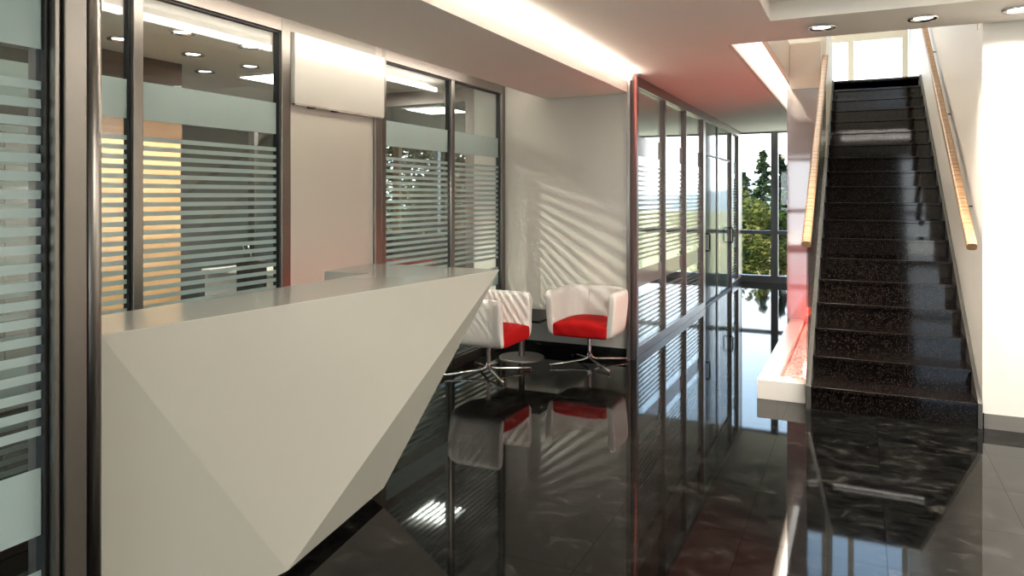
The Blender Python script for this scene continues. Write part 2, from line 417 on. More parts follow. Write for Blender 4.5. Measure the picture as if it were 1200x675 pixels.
def bay(p, xplane, y0, y1, z0, z1, w=.009, gm=None):
    """one glass pane in slim gasket with its film"""
    L = parent_world(p)
    bm = bmesh.new(); bm_box(bm, xplane-.038-L.x, xplane-.028-L.x, y0-L.y, y1-L.y, z0-L.z, z1-L.z)
    g = obj('glass_pane', bm, M_glass, p)
    film_mesh('frosted_film', xplane-.0275, y0+.004, y1-.004, g, z0+.02)
    bm = bmesh.new()
    for (a, b_, c, d) in ((y0, y0+w, z0, z1), (y1-w, y1, z0, z1), (y0+w, y1-w, z0, z0+w), (y0+w, y1-w, z1-w, z1)):
        bm_box(bm, xplane-.05-L.x, xplane-.012-L.x, a-L.y, b_-L.y, c-L.z, d-L.z)
    obj('gasket', bm, gm or M_gasket, p)
    return g

# A: near partition by the camera (its end post is the thick one)
pa = thing('glass_partition', 'glass partition in the near foreground ending in a thick steel post', 'glass partition', (XP, -.5, 0))
for i in range(5):
    y1 = 1.225 - i*1.25; y0 = y1 - 1.2
    if y0 < YF: break
    bay(pa, XP, y0, y1, .09, 2.60)
    if i: mullion(pa, XP, y1, y1+.05, 0, ZC)
box('bottom_rail', XP-.06, XP+.014, YF+.06, 1.225, 0, .09, M_steel_dk, pa, .003)
box('top_rail', XP-.06, XP+.014, YF+.06, 1.225, 2.60, 2.695, M_steel_dk, pa, .003)
box('end_post', XP-.10, XP+.016, 1.225, 1.238, 0, 2.525, M_steel, pa, .002)
box('post_groove', XP-.10, XP+.004, 1.238, 1.248, 0, 2.525, M_gasket, pa)
box('end_post', XP-.12, XP+.02, 1.248, 1.312, 0, 2.525, M_steel, pa, .004)
box('post_groove', XP-.12, XP+.012, 1.312, 1.316, 0, 2.525, M_gasket, pa)
bm = bmesh.new(); L = pa.location
R = .026
bm_lathe(bm, [(R, 0), (R, 2.525)], 32, (XP-.008-L.x, 1.316+R-L.y, 0))
obj('rounded_edge', bm, M_steel, pa, smooth=True)

# B: office glazing, two bays groups with a white infill between
Y0, Y1, Y2, Y3, Y4, Y5, Y6 = 1.36, 2.52, 3.53, 4.50, 4.64, 5.68, 6.72
pb = thing('glass_partition', 'office glazing with frosted stripes behind the near end of the reception desk', 'glass partition', (XO, 2.4, 0))
mullion(pb, XO, 1.36, 1.42, 0, ZC); bay(pb, XO, 1.42, 2.49, .09, 2.59)
mullion(pb, XO, 2.49, 2.545, 0, 2.59); bay(pb, XO, 2.545, 3.53, .09, 2.59)
mullion(pb, XO, 3.53, 3.61, 0, ZC, mat=M_steel)
box('top_rail', XO-.06, XO+.012, 1.42, 3.53, 2.59, ZC-.005, M_steel_dk, pb, .003)
box('bottom_rail', XO-.06, XO+.012, 1.42, 3.53, 0, .09, M_steel_dk, pb, .003)
pc = thing('glass_partition', 'office glazing with frosted stripes next to the white wall with armchairs', 'glass partition', (XO, 5.6, 0))
mullion(pc, XO, 4.515, 4.60, 0, ZC, mat=M_steel_dk); mullion(pc, XO, 4.60, 4.655, 0, ZC)
bay(pc, XO, 4.655, 5.655, .09, 2.59); mullion(pc, XO, 5.655, 5.71, 0, 2.59); bay(pc, XO, 5.71, 6.67, .09, 2.59)
mullion(pc, XO, 6.67, 6.745, 0, ZC)
box('top_rail', XO-.06, XO+.012, 4.655, 6.67, 2.59, ZC-.005, M_steel_dk, pc, .003)
box('bottom_rail', XO-.06, XO+.012, 4.655, 6.67, 0, .09, M_steel_dk, pc, .003)
struct(box('wall_office_infill', XO-.06, XO-.01, 3.61, 4.515, 0, ZC-.005, pbr('lacquered_infill', (.52, .495, .43), .30, ior=1.9)), 'plain off-white wall panel between the two office glazings')
up = thing('wall_panel', 'glossy white box panel fixed above the plain infill wall', 'wall panel', (XO, 4.1, 2.13))
box('panel_body', XO-.01, XO+.035, 3.625, 4.60, 2.145, 2.60, M_panel, up, .003)
box('underside_trim', XO-.008, XO+.03, 3.63, 4.59, 2.136, 2.145, M_chrome, up)
for yy in (3.78, 4.02): box('glide_block', XO-.004, XO+.028, yy, yy+.05, 2.130, 2.136, M_gasket, up)
struct(box('trim_2', XO-.008, XO+.012, 3.61, 4.515, 2.602, ZC-.006, M_steel), 'steel header above the glossy white box panel')

# C: long partition of the meeting room, with double doors
pd = thing('glass_partition', 'long striped glass partition with double doors along the corridor', 'glass partition', (XP, 10, 0))
bm = bmesh.new(); L = pd.location
bm_lathe(bm, [(.036, 0), (.036, ZC-.012), (.075, ZC-.008), (.075, ZC)], 40, (XP+.005-L.x, 6.735-L.y, 0))
obj('round_post', bm, M_post, pd, smooth=False)
for p in pd.children[-1].data.polygons: p.use_smooth = len(p.vertices) == 4
box('side_frame', XP-.04, XP-.005, 6.665, 6.695, 0, 2.64, M_steel_dk, pd, .002)
ys = [(6.90, 7.975), (8.015, 9.04), (9.08, 10.15)]
mullion(pd, XP, 6.78, 6.90, 0, ZC-.05, depth=.035, mat=M_steel_dk)
for i, (a, b_) in enumerate(ys):
    bay(pd, XP, a, b_, .09, 2.60, .006, M_steel_dk)
    if i < 2: mullion(pd, XP, b_, b_+.04, 0.05, 2.62, depth=.035, mat=M_steel_dk)
mullion(pd, XP, 10.15, 10.30, 0, 2.62, depth=.035, mat=M_steel_dk)
mullion(pd, XP, 12.60, 12.66, 0, 2.62, depth=.035, mat=M_steel_dk)
bay(pd, XP, 12.66, 13.36, .09, 2.60, .006, M_steel_dk)
mullion(pd, XP, 13.36, 13.66, 0, ZC-.05, depth=.035, mat=M_steel_dk)
box('top_rail', XP-.06, XP+.02, 6.775, 13.70, 2.60, ZC-.002, M_steel_dk, pd, .003)
box('bottom_rail', XP-.06, XP+.02, 6.775, 10.15, 0, .09, M_steel_dk, pd, .003)
box('bottom_rail', XP-.06, XP+.02, 12.62, 13.71, 0, .09, M_steel_dk, pd, .003)
box('transom_light', XP-.036, XP-.026, 10.30, 12.60, 2.14, 2.60, M_doorglass, pd)
box('threshold', XP-.06, XP+.01, 10.30, 12.62, 0, .026, M_gasket, pd)
box('door_rail', XP-.05, XP+.0, 10.30, 12.60, 2.12, 2.14, M_gasket, pd)
for k, (a, b_) in enumerate(((10.32, 11.38), (11.60, 12.58))):
    d = box('door_leaf', XP-.036, XP-.024, a, b_, .03, 2.11, M_doorglass, pd)
    box('stile', XP-.045, XP-.012, a-.012, a+.004, .03, 2.115, M_chrome, d); box('stile', XP-.045, XP-.012, b_-.004, b_+.014, .03, 2.115, M_steel_dk, d)
    hy = a + .10 if k == 0 else b_ - .10
    bm = bmesh.new(); Lp = parent_world(d)
    bm_tube(bm, [(XP-.02-Lp.x, hy-Lp.y, .78), (XP+.045-Lp.x, hy-Lp.y, .78), (XP+.05-Lp.x, hy-Lp.y, .80), (XP+.05-Lp.x, hy-Lp.y, 1.0), (XP+.045-Lp.x, hy-Lp.y, 1.02), (XP-.02-Lp.x, hy-Lp.y, 1.02)], .011, 10)
    tag(obj('pull_handle', bm, M_gasket, d, smooth=True), 'black bow pull handle')
box('door_post', XP-.04, XP-.01, 11.40, 11.575, .03, 2.60, M_doorglass, pd)

# office / meeting-room divider left of the white wall
pe = thing('glass_divider', 'clear glass divider with a dark frame between the two rooms behind the office glazing', 'glass divider', (-6.5, YW+.045, 0))
for x in (-3.72, -5.2, -6.8, -8.4, -9.9): box('mullion', x-.05, x+.05, YW+.01, YW+.08, 0, ZC-.003, M_steel_dk, pe)
box('top_rail', -9.85, -3.77, YW+.01, YW+.08, 2.55, ZC-.003, M_steel_dk, pe)
box('bottom_rail', -9.85, -3.77, YW+.01, YW+.08, 0, .1, M_steel_dk, pe)
box('pane', -9.85, -3.77, YW+.04, YW+.05, .1, 2.55, M_glass, pe)

# ------------------------------------------------------------------ reception desk
def desk():
    zt, zb = 1.10, .05
    top = {'L0': (-2.215, 1.56), 'TIP': (-1.985, 3.99), 'FO': (-2.92, 4.00), 'FI': (-2.88, 3.45), 'IC': (-2.56, 3.46), 'T1': (-2.58, 1.75)}
    bot = {'D': (-2.20, 1.53), 'B': (-2.065, 2.25), 'C': (-2.205, 3.10), 'FO2': (-2.85, 3.40), 'FI2': (-2.84, 3.33), 'IC2': (-2.54, 3.05), 'T2': (-2.56, 1.76)}
    d = thing('reception_desk', 'faceted off-white reception desk with a sharp overhanging tip', 'reception desk', (-2.4, 2.7, 0))
    L = d.location
    bm = bmesh.new(); V = {}
    for k, (x, y) in top.items(): V[k] = bm.verts.new((x-L.x, y-L.y, zt-.004))
    for k, (x, y) in bot.items(): V[k] = bm.verts.new((x-L.x, y-L.y, zb))
    for f in (('L0','D','B'), ('L0','B','TIP'), ('TIP','B','C'), ('TIP','C','FO2'), ('TIP','FO2','FO'), ('FO','FO2','FI2'), ('FO','FI2','FI'),
              ('FI','FI2','IC2'), ('FI','IC2','IC'), ('IC','IC2','T2'), ('IC','T2','T1'), ('T1','T2','D'), ('T1','D','L0'),
              ('L0','TIP','FO','FI','IC','T1'), ('D','T2','IC2','FI2','FO2','C','B')):
        bm.faces.new([V[k] for k in f])
    obj('body', bm, M_desk, d)
    # worktop: thin slab finishing flush with the facets
    bm = bmesh.new()
    A = [bm.verts.new((x-L.x, y-L.y, zt-.004)) for x, y in top.values()]; B = [bm.verts.new((x-L.x, y-L.y, zt)) for x, y in top.values()]
    n = len(A); bm.faces.new(A); bm.faces.new(B[::-1])
    for i in range(n): bm.faces.new((A[i], A[(i+1)%n], B[(i+1)%n], B[i]))
    obj('countertop', bm, M_desktop, d)
    bm = bmesh.new()
    pl = [(-2.33, 1.62), (-2.12, 2.27), (-2.25, 3.05), (-2.78, 3.30), (-2.50, 2.98), (-2.53, 1.85)]
    A = [bm.verts.new((x-L.x, y-L.y, 0)) for x, y in pl]; B = [bm.verts.new((x-L.x, y-L.y, zb)) for x, y in pl]
    n = len(A); bm.faces.new(A); bm.faces.new(B[::-1])
    for i in range(n): bm.faces.new((A[i], A[(i+1)%n], B[(i+1)%n], B[i]))
    obj('plinth', bm, M_black, d)
M_desktop = pbr('glossy_countertop', (.42, .41, .37), .10, ior=1.6)
desk()

# ------------------------------------------------------------------ staircase
def zline(y, off=0):    # nosing line height
    return RISE + (y - YS)/RUN*RISE + off
st = thing('staircase', 'black granite staircase with two wooden handrails and a glass side', 'staircase', ((XSL+XSR)/2, YS, 0))
L = st.location
for i in range(N):
    y = YS + i*RUN; z = (i+1)*RISE
    bm = bmesh.new()
    y1 = y + RUN + .02 if i < N-1 else y + .3
    bm_box(bm, XSL-L.x, XSR-L.x, y-.022-L.y, y1-L.y, z-.026, z)                    # tread with nosing
    z0 = max(0, z-RISE-.02) if i else 0
    bm_box(bm, XSL-L.x, XSR-L.x, y-L.y, y+.03-L.y, z0, z-.026)                     # riser
    obj('step', bm, M_granite, st, bevel=.003)
def stringer(x0, x1, ztop_extra, name='stringer'):
    yA, yB = YS-.03, YTOP+.15
    poly = [(yA, 0), (yA, zline(yA, .02)), (YTOP, zline(YTOP, .02)), (yB, zline(YTOP, .02)), (yB, zline(YTOP)-.35), (YS+.55, 0)]
    bm = bmesh.new(); bm_prism(bm, [(u-L.y, v) for u, v in poly], 'x', x0-L.x, x1-L.x)
    return obj(name, bm, M_steelpaint, st, bevel=.002)
M_steelpaint = pbr('grey_stringer', (.060, .057, .050), .35)
stringer(XSL-.033, XSL, 0); stringer(XSR, XSR+.026, 0)
poly = [(5.86, 0), (5.86, zline(5.86, -.02)), (8.90, zline(8.90, -.02)), (8.90, 0)]
bm = bmesh.new(); bm_prism(bm, [(u-L.y, v) for u, v in poly], 'x', -.3605-L.x, -.3535-L.x)
obj('side_panel', bm, M_planter, st)
# glass side panel and its continuation as a cream upstand
poly = [(5.62, .55), (5.62, 1.17), (8.89, 1.17+.577*(8.89-5.62)), (8.89, zline(8.89, .01)), (YS+.35, zline(YS+.35, .01)), (5.62, zline(5.62,.02))]
poly = [(5.735, zline(5.735, .021)), (5.735, 1.24), (8.89, 1.20+.577*(8.89-5.62)), (8.89, zline(8.89, .021))]
bm = bmesh.new(); bm_prism(bm, [(u-L.y, v) for u, v in poly], 'x', -.348-L.x, -.336-L.x)
obj('balustrade_glass', bm, M_balglass, st)
poly = [(8.95, zline(8.95)), (8.95, 3.66), (YTOP+.1, 3.66), (YTOP+.1, zline(YTOP))]
bm = bmesh.new(); bm_prism(bm, [(u-L.y, v) for u, v in poly], 'x', -.390-L.x, -.336-L.x)
obj('upstand', bm, M_cream, st)
def rail(x, ya, yb, zfun, w=.062, h=.05):
    bm = bmesh.new()
    prof = []
    for k in range(16):
        a = 2*PI*k/16; c, s = math.cos(a), math.sin(a)
        prof.append((w/2*math.copysign(abs(c)**.6, c), h/2*math.copysign(abs(s)**.6, s)))
    rings = []
    for y in (ya, ya+.004, yb):
        k = .93 if y == ya else 1
        rings.append([bm.verts.new((x-L.x+u*k, y-L.y-v*.5, zfun(y)+v*k)) for u, v in prof])
    for a, b_ in zip(rings, rings[1:]):
        for k in range(16): bm.faces.new((a[k], a[(k+1)%16], b_[(k+1)%16], b_[k]))
    bm.faces.new(rings[0]); bm.faces.new(rings[-1][::-1])
    r = obj('handrail', bm, M_rail, st)
    return r
zl = lambda y: 1.215 + .577*(y-5.62)
rl = rail(-.342, 5.60, 8.90, zl); rr = rail(.668, 5.62, 11.0, zl)
for y in (6.2, 7.6, 9.0, 10.4):
    bm = bmesh.new(); bm_tube(bm, [(.668-L.x, y-L.y, zl(y)-.02), (.668-L.x, y-L.y, zl(y)-.07), (.74-L.x, y-L.y, zl(y)-.075)], .007, 8)
    obj('bracket', bm, M_steel, rr, smooth=True)

# ------------------------------------------------------------------ planter with red light
pl = thing('planter', 'low white rectangular planter lit red beside the stairs', 'planter', (-.55, 7.3, 0))
px0, px1, py0, py1, pz = -.707, -.362, 5.85, 8.90, .146
bm = bmesh.new(); Lp = pl.location
for b_ in ((px0, -.565, py0, py1, .0, pz), (-.565, px1, py0, 6.02, .0, pz), (-.565, px1, 6.02, py1, 0, .06)):
    bm_box(bm, b_[0]-Lp.x, b_[1]-Lp.x, b_[2]-Lp.y, b_[3]-Lp.y, b_[4], b_[5])
obj('trough', bm, M_planter, pl, bevel=.002)
box('led_strip', -.372, -.364, 6.04, 8.88, .12, .14, M_redled, pl)
bm = bmesh.new()
def pebble(bm, c, r):
    m = Matrix.Translation(c) @ Matrix.Rotation(random.random()*6, 4, 'Z') @ Matrix.Rotation(random.random(), 4, 'X') @ Matrix.Diagonal((r*1.3, r*random.uniform(.7, 1.1), r*.7, 1))
    bmesh.ops.create_icosphere(bm, subdivisions=1, radius=1, matrix=m)
for i in range(1500):
    x = random.uniform(-.535, -.392); y = random.uniform(6.04, 8.86)
    slope = .03*(x+.54)/.17
    pebble(bm, (x, y, .075 + slope + random.uniform(0, .03)), random.uniform(.010, .018))
pb_o = obj('pebbles', bm, M_pebble, smooth=True)
tag(pb_o, 'pale pebbles glowing red inside the white planter', 'pebbles', kind='stuff')

# ------------------------------------------------------------------ tub chairs
def tub_chair(label, shell_mat, seat_mat, group='tub armchairs'):
    t = thing('tub_chair', label, 'chair', (0,0,0))
    # U-shaped path (x, y) with outward normals, front is -y
    path = []
    hw, yb_, r, yf = .303, .285, .20, -.255
    for k in range(9): path.append(((-hw, yf + (yb_-r-yf)*k/8), (-1, 0)))
    for k in range(1, 8):
        a = PI - k/8*PI/2; path.append(((-hw+r + r*math.cos(a), yb_-r + r*math.sin(a)), (math.cos(a), math.sin(a))))
    for k in range(7): path.append(((-hw+r + (2*hw-2*r)*k/6, yb_), (0, 1)))
    for k in range(1, 8):
        a = PI/2 - k/8*PI/2; path.append(((hw-r + r*math.cos(a), yb_-r + r*math.sin(a)), (math.cos(a), math.sin(a))))
    for k in range(9): path.append(((hw, yb_-r + (yf-(yb_-r))*k/8), (1, 0)))
    ring = [(-.075,.282),(-.03,.288),(.000,.315),(.012,.38),(.026,.52),(.032,.63),(.028,.675),(.008,.698),(-.020,.694),(-.038,.670),(-.042,.61),(-.046,.50),(-.052,.38),(-.075,.33)]
    n = len(path); bm = bmesh.new(); rings = []
    # end rounding: extra rings pushed forward and shrunk
    def ring_at(p, nrm, fy=0, shrink=0, drop=0):
        out = []
        cx, cz = -.010, .50
        for d, z in ring:
            dd = cx + (d-cx)*(1-shrink)
            zz = z
            if z > .5: zz = z - drop*((z-.5)/.23)**3
            else: zz = z + drop*.35*((.5-z)/.21)**2
            out.append(bm.verts.new((p[0]+nrm[0]*dd, p[1]+nrm[1]*dd - fy, zz)))
        return out
    p, nn = path[0]
    for fy, sh, dr in ((.020, .55, .085), (.017, .25, .055), (.008, .06, .022)): rings.append(ring_at(p, nn, fy, sh, dr))
    for i, (p, nn) in enumerate(path): rings.append(ring_at(p, nn, 0, 0, .008 if i in (0, n-1) else 0))
    p, nn = path[-1]
    for fy, sh, dr in ((.008, .06, .022), (.017, .25, .055), (.020, .55, .085)): rings.append(ring_at(p, nn, fy, sh, dr))
    m = len(ring)
    for a, b_ in zip(rings, rings[1:]):
        for k in range(m): bm.faces.new((a[k], a[(k+1)%m], b_[(k+1)%m], b_[k]))
    bm.faces.new(rings[0][::-1]); bm.faces.new(rings[-1])
    obj('shell', bm, shell_mat, t, smooth=True, subsurf=1)
    # underside pan
    bm = bmesh.new()
    outl = [(-.26,-.17),(.26,-.17),(.27,.10),(.22,.20),(.12,.25),(-.12,.25),(-.22,.20),(-.27,.10)]
    bm_prism(bm, outl, 'z', .285, .315)
    obj('seat_pan', bm, shell_mat, t, bevel=.01)
    # cushion: grid over a rounded outline with a crowned top
    bm = bmesh.new(); NX, NY = 12, 12
    def outline(u, v):   # u,v in -1..1 -> plan position
        hwc = .258; y = -.285 + (v+1)/2*.50
        k = 1.0
        if v > .2: k = math.sqrt(max(0, 1-((v-.2)/.95)**2))
        x = u*hwc*k
        return x, y
    grids = []
    for lev, (zb, cr, sc) in enumerate(((.288, 0, .97), (.300, 0, 1.0), (.385, 0, 1.0), (.402, .028, .985))):
        g = []
        for j in range(NY+1):
            for i in range(NX+1):
                u = -1 + 2*i/NX; v = -1 + 2*j/NY
                x, y = outline(u, v)
                g.append(bm.verts.new((x*sc, -.02+(y+.02)*sc, zb + cr*(1-u**4)*(1-abs(v)**4*.9) + (.012*(1-u*u) if lev == 3 else 0))))
        grids.append(g)
    def idx(i, j): return j*(NX+1)+i
    top, botg = grids[-1], grids[0]
    for j in range(NY):
        for i in range(NX):
            bm.faces.new([top[idx(i,j)], top[idx(i+1,j)], top[idx(i+1,j+1)], top[idx(i,j+1)]])
            bm.faces.new([botg[idx(i,j+1)], botg[idx(i+1,j+1)], botg[idx(i+1,j)], botg[idx(i,j)]])
    edge = [(i,0) for i in range(NX)] + [(NX,j) for j in range(NY)] + [(i,NY) for i in range(NX,0,-1)] + [(0,j) for j in range(NY,0,-1)]
    for a, b_ in zip(grids, grids[1:]):
        for q in range(len(edge)):
            i0, i1 = idx(*edge[q]), idx(*edge[(q+1)%len(edge)])
            bm.faces.new((a[i0], a[i1], b_[i1], b_[i0]))
    bmesh.ops.remove_doubles(bm, verts=bm.verts, dist=1e-5)
    # drop inner verts of the middle levels
    bmesh.ops.delete(bm, geom=[v for v in bm.verts if not v.link_faces], context='VERTS')
    tag(obj('seat_cushion', bm, seat_mat, t, smooth=True, subsurf=1), 'red seat cushion')
    bm = bmesh.new(); bm_tube(bm, [(-.09, yb_-.041, .665), (-.09, yb_-.0455, .52), (-.09, yb_-.050, .42)], .0018, 6)
    obj('seam', bm, pbr('seam_thread', (.35,.31,.29), .8) if 'seam_thread' not in MATS else MATS['seam_thread'], t)
    # pedestal
    bm = bmesh.new(); bm_lathe(bm, [(.0185,.055),(.0185,.235),(.026,.24),(.026,.287)], 24)
    obj('pole', bm, M_chrome, t, smooth=False, bevel=.001)
    for k in range(4):
        a = PI/4 + k*PI/2; c, s = math.cos(a), math.sin(a)
        bm = bmesh.new()
        pts = [(.010, .105), (.014, .085), (.026, .062), (.050, .050), (.10, .044), (.25, .032), (.395, .022)]
        bm_tube(bm, [(c*q, s*q, z) for q, z in pts], .011, 10)
        lg = obj('leg', bm, M_chrome, t, smooth=True)
        bm = bmesh.new(); bm_lathe(bm, [(.008, 0), (.009, .004), (.009, .014)], 12, (c*.388, s*.388, 0))
        obj('foot_glide', bm, M_rubber, lg)
    return t
ch1 = tub_chair('white tub chair with red cushion facing the room in front of the plain white wall', M_shell, M_red)
ch1.location = (-2.245, 6.38, 0)
ch2 = copy_tree(ch1); ch2.location = (-2.91, 5.64, 0); ch2.rotation_euler = (0, 0, PI/2)
ch2['label'] = 'white tub chair turned sideways, partly hidden behind the tip of the reception desk'
for c in (ch1, ch2): c['group'] = 'white and red tub chairs'
# red armchair in the far room
ch3 = thing('armchair', 'red armchair seen through the office glazing stripes', 'chair', (-5.35, 8.1, 0), .6)
src = {c.name.split('.')[0]: c for c in ch1.children}
for c in ch1.children:
    q = c.copy(); COL.objects.link(q); q.parent = ch3
    if c.name.startswith(('shell', 'seat_pan')):
        q.data = c.data.copy(); q.data.materials.clear(); q.data.materials.append(M_red)
    for g in c.children:
        h_ = g.copy(); COL.objects.link(h_); h_.parent = q

# low side table between the chairs
tb = thing('side_table', 'low square black side table on a round steel base between the armchairs', 'table', (-2.925, 6.36, 0))
bm = bmesh.new(); bm_box(bm, -.325, .325, -.325, .325, .40, .42); obj('tabletop', bm, M_blacktop, tb, bevel=.003)
bm = bmesh.new(); bm_lathe(bm, [(.03, .014), (.03, .40)], 28); obj('pole', bm, M_steel, tb, smooth=False)
bm = bmesh.new(); bm_lathe(bm, [(.217, 0), (.217, .008), (.212, .013), (.03, .017)], 48); obj('base', bm, pbr('satin_steel', (.5,.48,.45), .42, metal=1), tb)

# ------------------------------------------------------------------ downlights
def downlight(loc, label, energy, group, proto=[None], spot=True, ang=1.9, blend=.6):
    x, y, z = loc
    if proto[0] is None:
        t = thing('downlight', label, 'light', loc, group=group)
        bm = bmesh.new()
        prof = [(.086, 0), (.092, -.008), (.086, -.014), (.070, -.012), (.055, -.002), (.055, 0.0)]
        bm_lathe(bm, prof, 40, cap=False); obj('trim_ring', bm, M_chrome, t, smooth=True)
        bm = bmesh.new(); bm_lathe(bm, [(.056, -.004), (.056, -.001)], 32); obj('lens', bm, M_lamp, t)
        proto[0] = t
    else:
        t = copy_tree(proto[0]); t.location = loc
    tag(t, label, 'light', group)
    return t
G1 = 'downlights in front of the stair opening'
spots = []
for i, (x, lab) in enumerate(((-.231, 'chrome ringed ceiling downlight left of the stair opening edge'), (.372, 'chrome ringed ceiling downlight above the foot of the stairs'), (.885, 'chrome ringed ceiling downlight nearest the bright right wall'))):
    downlight((x, 5.385, ZC), lab, 60, G1)
for x in (1.5, 2.1, 2.7, 3.4): downlight((x, 5.385, ZC), 'ceiling downlight further along the bright right wall', 60, G1)
G2 = 'downlights in the office ceiling'
labs = ['office downlight closest to the glass, first of its row', 'office downlight closest to the glass, second of its row', 'office downlight above the dark end of the wooden panel', 'office downlight in the middle of the cluster', 'office downlight in the middle row, farthest along', 'office downlight beyond the end of the wooden panel', 'office downlight seen through the foreground frosted band']
for (x, y), lab in zip(((-4.28, 3.62), (-4.22, 4.19), (-4.87, 3.58), (-4.865, 4.22), (-4.86, 4.83), (-5.44, 4.85), (-4.97, 3.01)), labs):
    downlight((x, y, ZC), lab, 30, G2)
def spotlamp(x, y, e, ang=2.2, blend=.8, z=ZC-.03, size=.05, rot=(0,0,0), color=(1,.90,.76)):
    return light('downlight_lamp', 'SPOT', (x, y, z), e, color, spot_size=ang, spot_blend=blend, shadow_soft_size=size, rot=rot)
spotlamp(-.231, 5.385, 35); spotlamp(.372, 5.385, 50)
for x in (.885, 1.5, 2.1, 2.7): spotlamp(x, 5.385, 65, 2.6, .5, color=(1,.93,.82))
# square office luminaires
lm = thing('ceiling_luminaire', 'square office ceiling light near the white wall panel reflection', 'light', (-5.05, 5.45, ZC), group='square ceiling luminaires')
bm = bmesh.new(); bm_box(bm, -.3, .3, -.3, .3, -.02, 0); obj('frame', bm, M_white, lm)
bm = bmesh.new(); bm_box(bm, -.28, .28, -.28, .28, -.024, -.02); obj('diffuser', bm, M_lum, lm)
lm['label'] = 'square ceiling light in the office behind the near glazing'
for (x, y, lab) in ((-5.06, 8.35, 'square ceiling light in the room beyond the glass divider'), (-6.9, 5.45, 'square ceiling light deeper inside the office'), (-5.06, 11.2, 'square ceiling light close to the rear glazing'), (-7.6, 8.35, 'square ceiling light deep in the far room')):
    c = copy_tree(lm); c.location = (x, y, ZC); c['label'] = lab

# ------------------------------------------------------------------ office contents
wp = thing('wood_panel_wall', 'oak veneered wall panel with its top band coloured dark for shadow', 'wall panel', (-5.4, 4.15, 0))
for (a, b_) in ((3.72, 4.11), (4.112, 4.50)):
    pass
box('oak_panel', -5.42, -5.34, 3.72, 4.50, 0, 1.69, M_oak, wp)
box('oak_panel', -5.42, -5.34, 3.72, 4.50, 1.70, 2.02, M_oak, wp)
box('joint', -5.41, -5.345, 3.72, 4.495, 1.69, 1.70, M_gasket, wp)
box('shaded_oak_band', -5.42, -5.335, 3.72, 4.51, 2.02, ZC-.002, M_oak_shade, wp)
gc = thing('storage_cabinet', 'tall grey storage cabinets behind the foreground glass partition', 'cabinet', (-5.6, 2.2, 0))
box('carcass', -5.88, -5.36, -1.2, 3.66, .05, 2.10, M_grey, gc)
box('plinth', -5.88, -5.38, -1.2, 3.66, 0, .05, M_black, gc)
for i in range(8):
    a = -1.2 + i*.6075; d = box('door', -5.36, -5.342, a+.004, a+.6035, .06, 2.09, M_grey, gc)
    box('handle', -5.342, -5.325, a+.53, a+.545, 1.0, 1.2, M_steel, d)
struct(box('wall_office_back', -6.06, -5.93, -1.2, 3.72, 0, ZC-.001, M_darkgrey), 'dark wall above the grey cabinets')
od = thing('office_desk', 'white office desk seen through the stripes of the near glazing', 'desk', (-5.75, 6.1, 0))
box('desktop', -6.5, -5.2, 5.75, 6.5, .72, .75, M_offdesk, od, .003)
for x in (-6.48, -5.25): box('side_panel', x, x+.03, 5.78, 6.47, 0, .72, M_offdesk, od)
box('modesty_panel', -6.45, -5.25, 5.80, 5.82, .12, .72, M_offdesk, od)
oc = thing('office_chair', 'black office chair with slim chrome frame in front of the white office desk', 'chair', (-5.2, 5.18, 0), -.25)
bm = bmesh.new(); bm_box(bm, -.24, .24, -.02, .02, .50, .95); obj('backrest', bm, M_blk, oc, bevel=.012)
bm = bmesh.new(); bm_box(bm, -.24, .24, -.02, .44, .43, .48); obj('seat', bm, M_blk, oc, bevel=.015)
for s in (-1, 1):
    bm = bmesh.new(); bm_tube(bm, [(s*.05, -.03, .48), (s*.05, -.035, 1.0), (s*.05, -.06, 1.08)], .008, 8); obj('back_tube', bm, M_chrome, oc, smooth=True)
    bm = bmesh.new(); bm_tube(bm, [(s*.25, .42, .45), (s*.25, .44, .03), (s*.25, .42, .012), (s*.25, -.1, .012)], .010, 8); obj('leg', bm, M_chrome, oc, smooth=True)
bm = bmesh.new(); bm_tube(bm, [(-.25, -.1, .012), (.25, -.1, .012)], .010, 8); obj('crossbar', bm, M_chrome, oc, smooth=True)
cr = thing('credenza', 'dark brown low credenza beyond the glass divider', 'cabinet', (-6.2, 10.2, 0))
box('carcass', -7.1, -5.3, 10.0, 10.45, .08, .90, M_dkcab, cr, .003)
box('plinth', -7.05, -5.35, 10.03, 10.42, 0, .08, M_black, cr)
for i in range(3): box('door', -7.09+i*.6, -6.51+i*.6, 9.985, 10.0, .10, .88, M_dkcab, cr)
tp = tag(box('timber_column', -7.55, -7.43, 10.9, 11.0, 0, ZC-.002, M_orange), 'slim orange timber column in the far room', 'column')
mt = thing('meeting_table', 'pale oak meeting table in the room behind the corridor partition', 'table', (-4.6, 10.6, 0))
box('tabletop', -5.0, -4.2, 9.4, 11.8, .71, .74, M_oak, mt, .003)
for x in (-4.9, -4.36):
    for y in (9.5, 11.6): box('leg', x, x+.06, y, y+.06, 0, .71, M_steel, mt)

# ------------------------------------------------------------------ lighting
light('planter_lamp', 'AREA', (-.47, 7.5, .20), 3.0, (1, .05, .04), shape='RECTANGLE', size=.12, size_y=2.4, rot=(PI, 0, 0))
spotlamp(-4.28, 3.62, 25); spotlamp(-4.22, 4.19, 25)
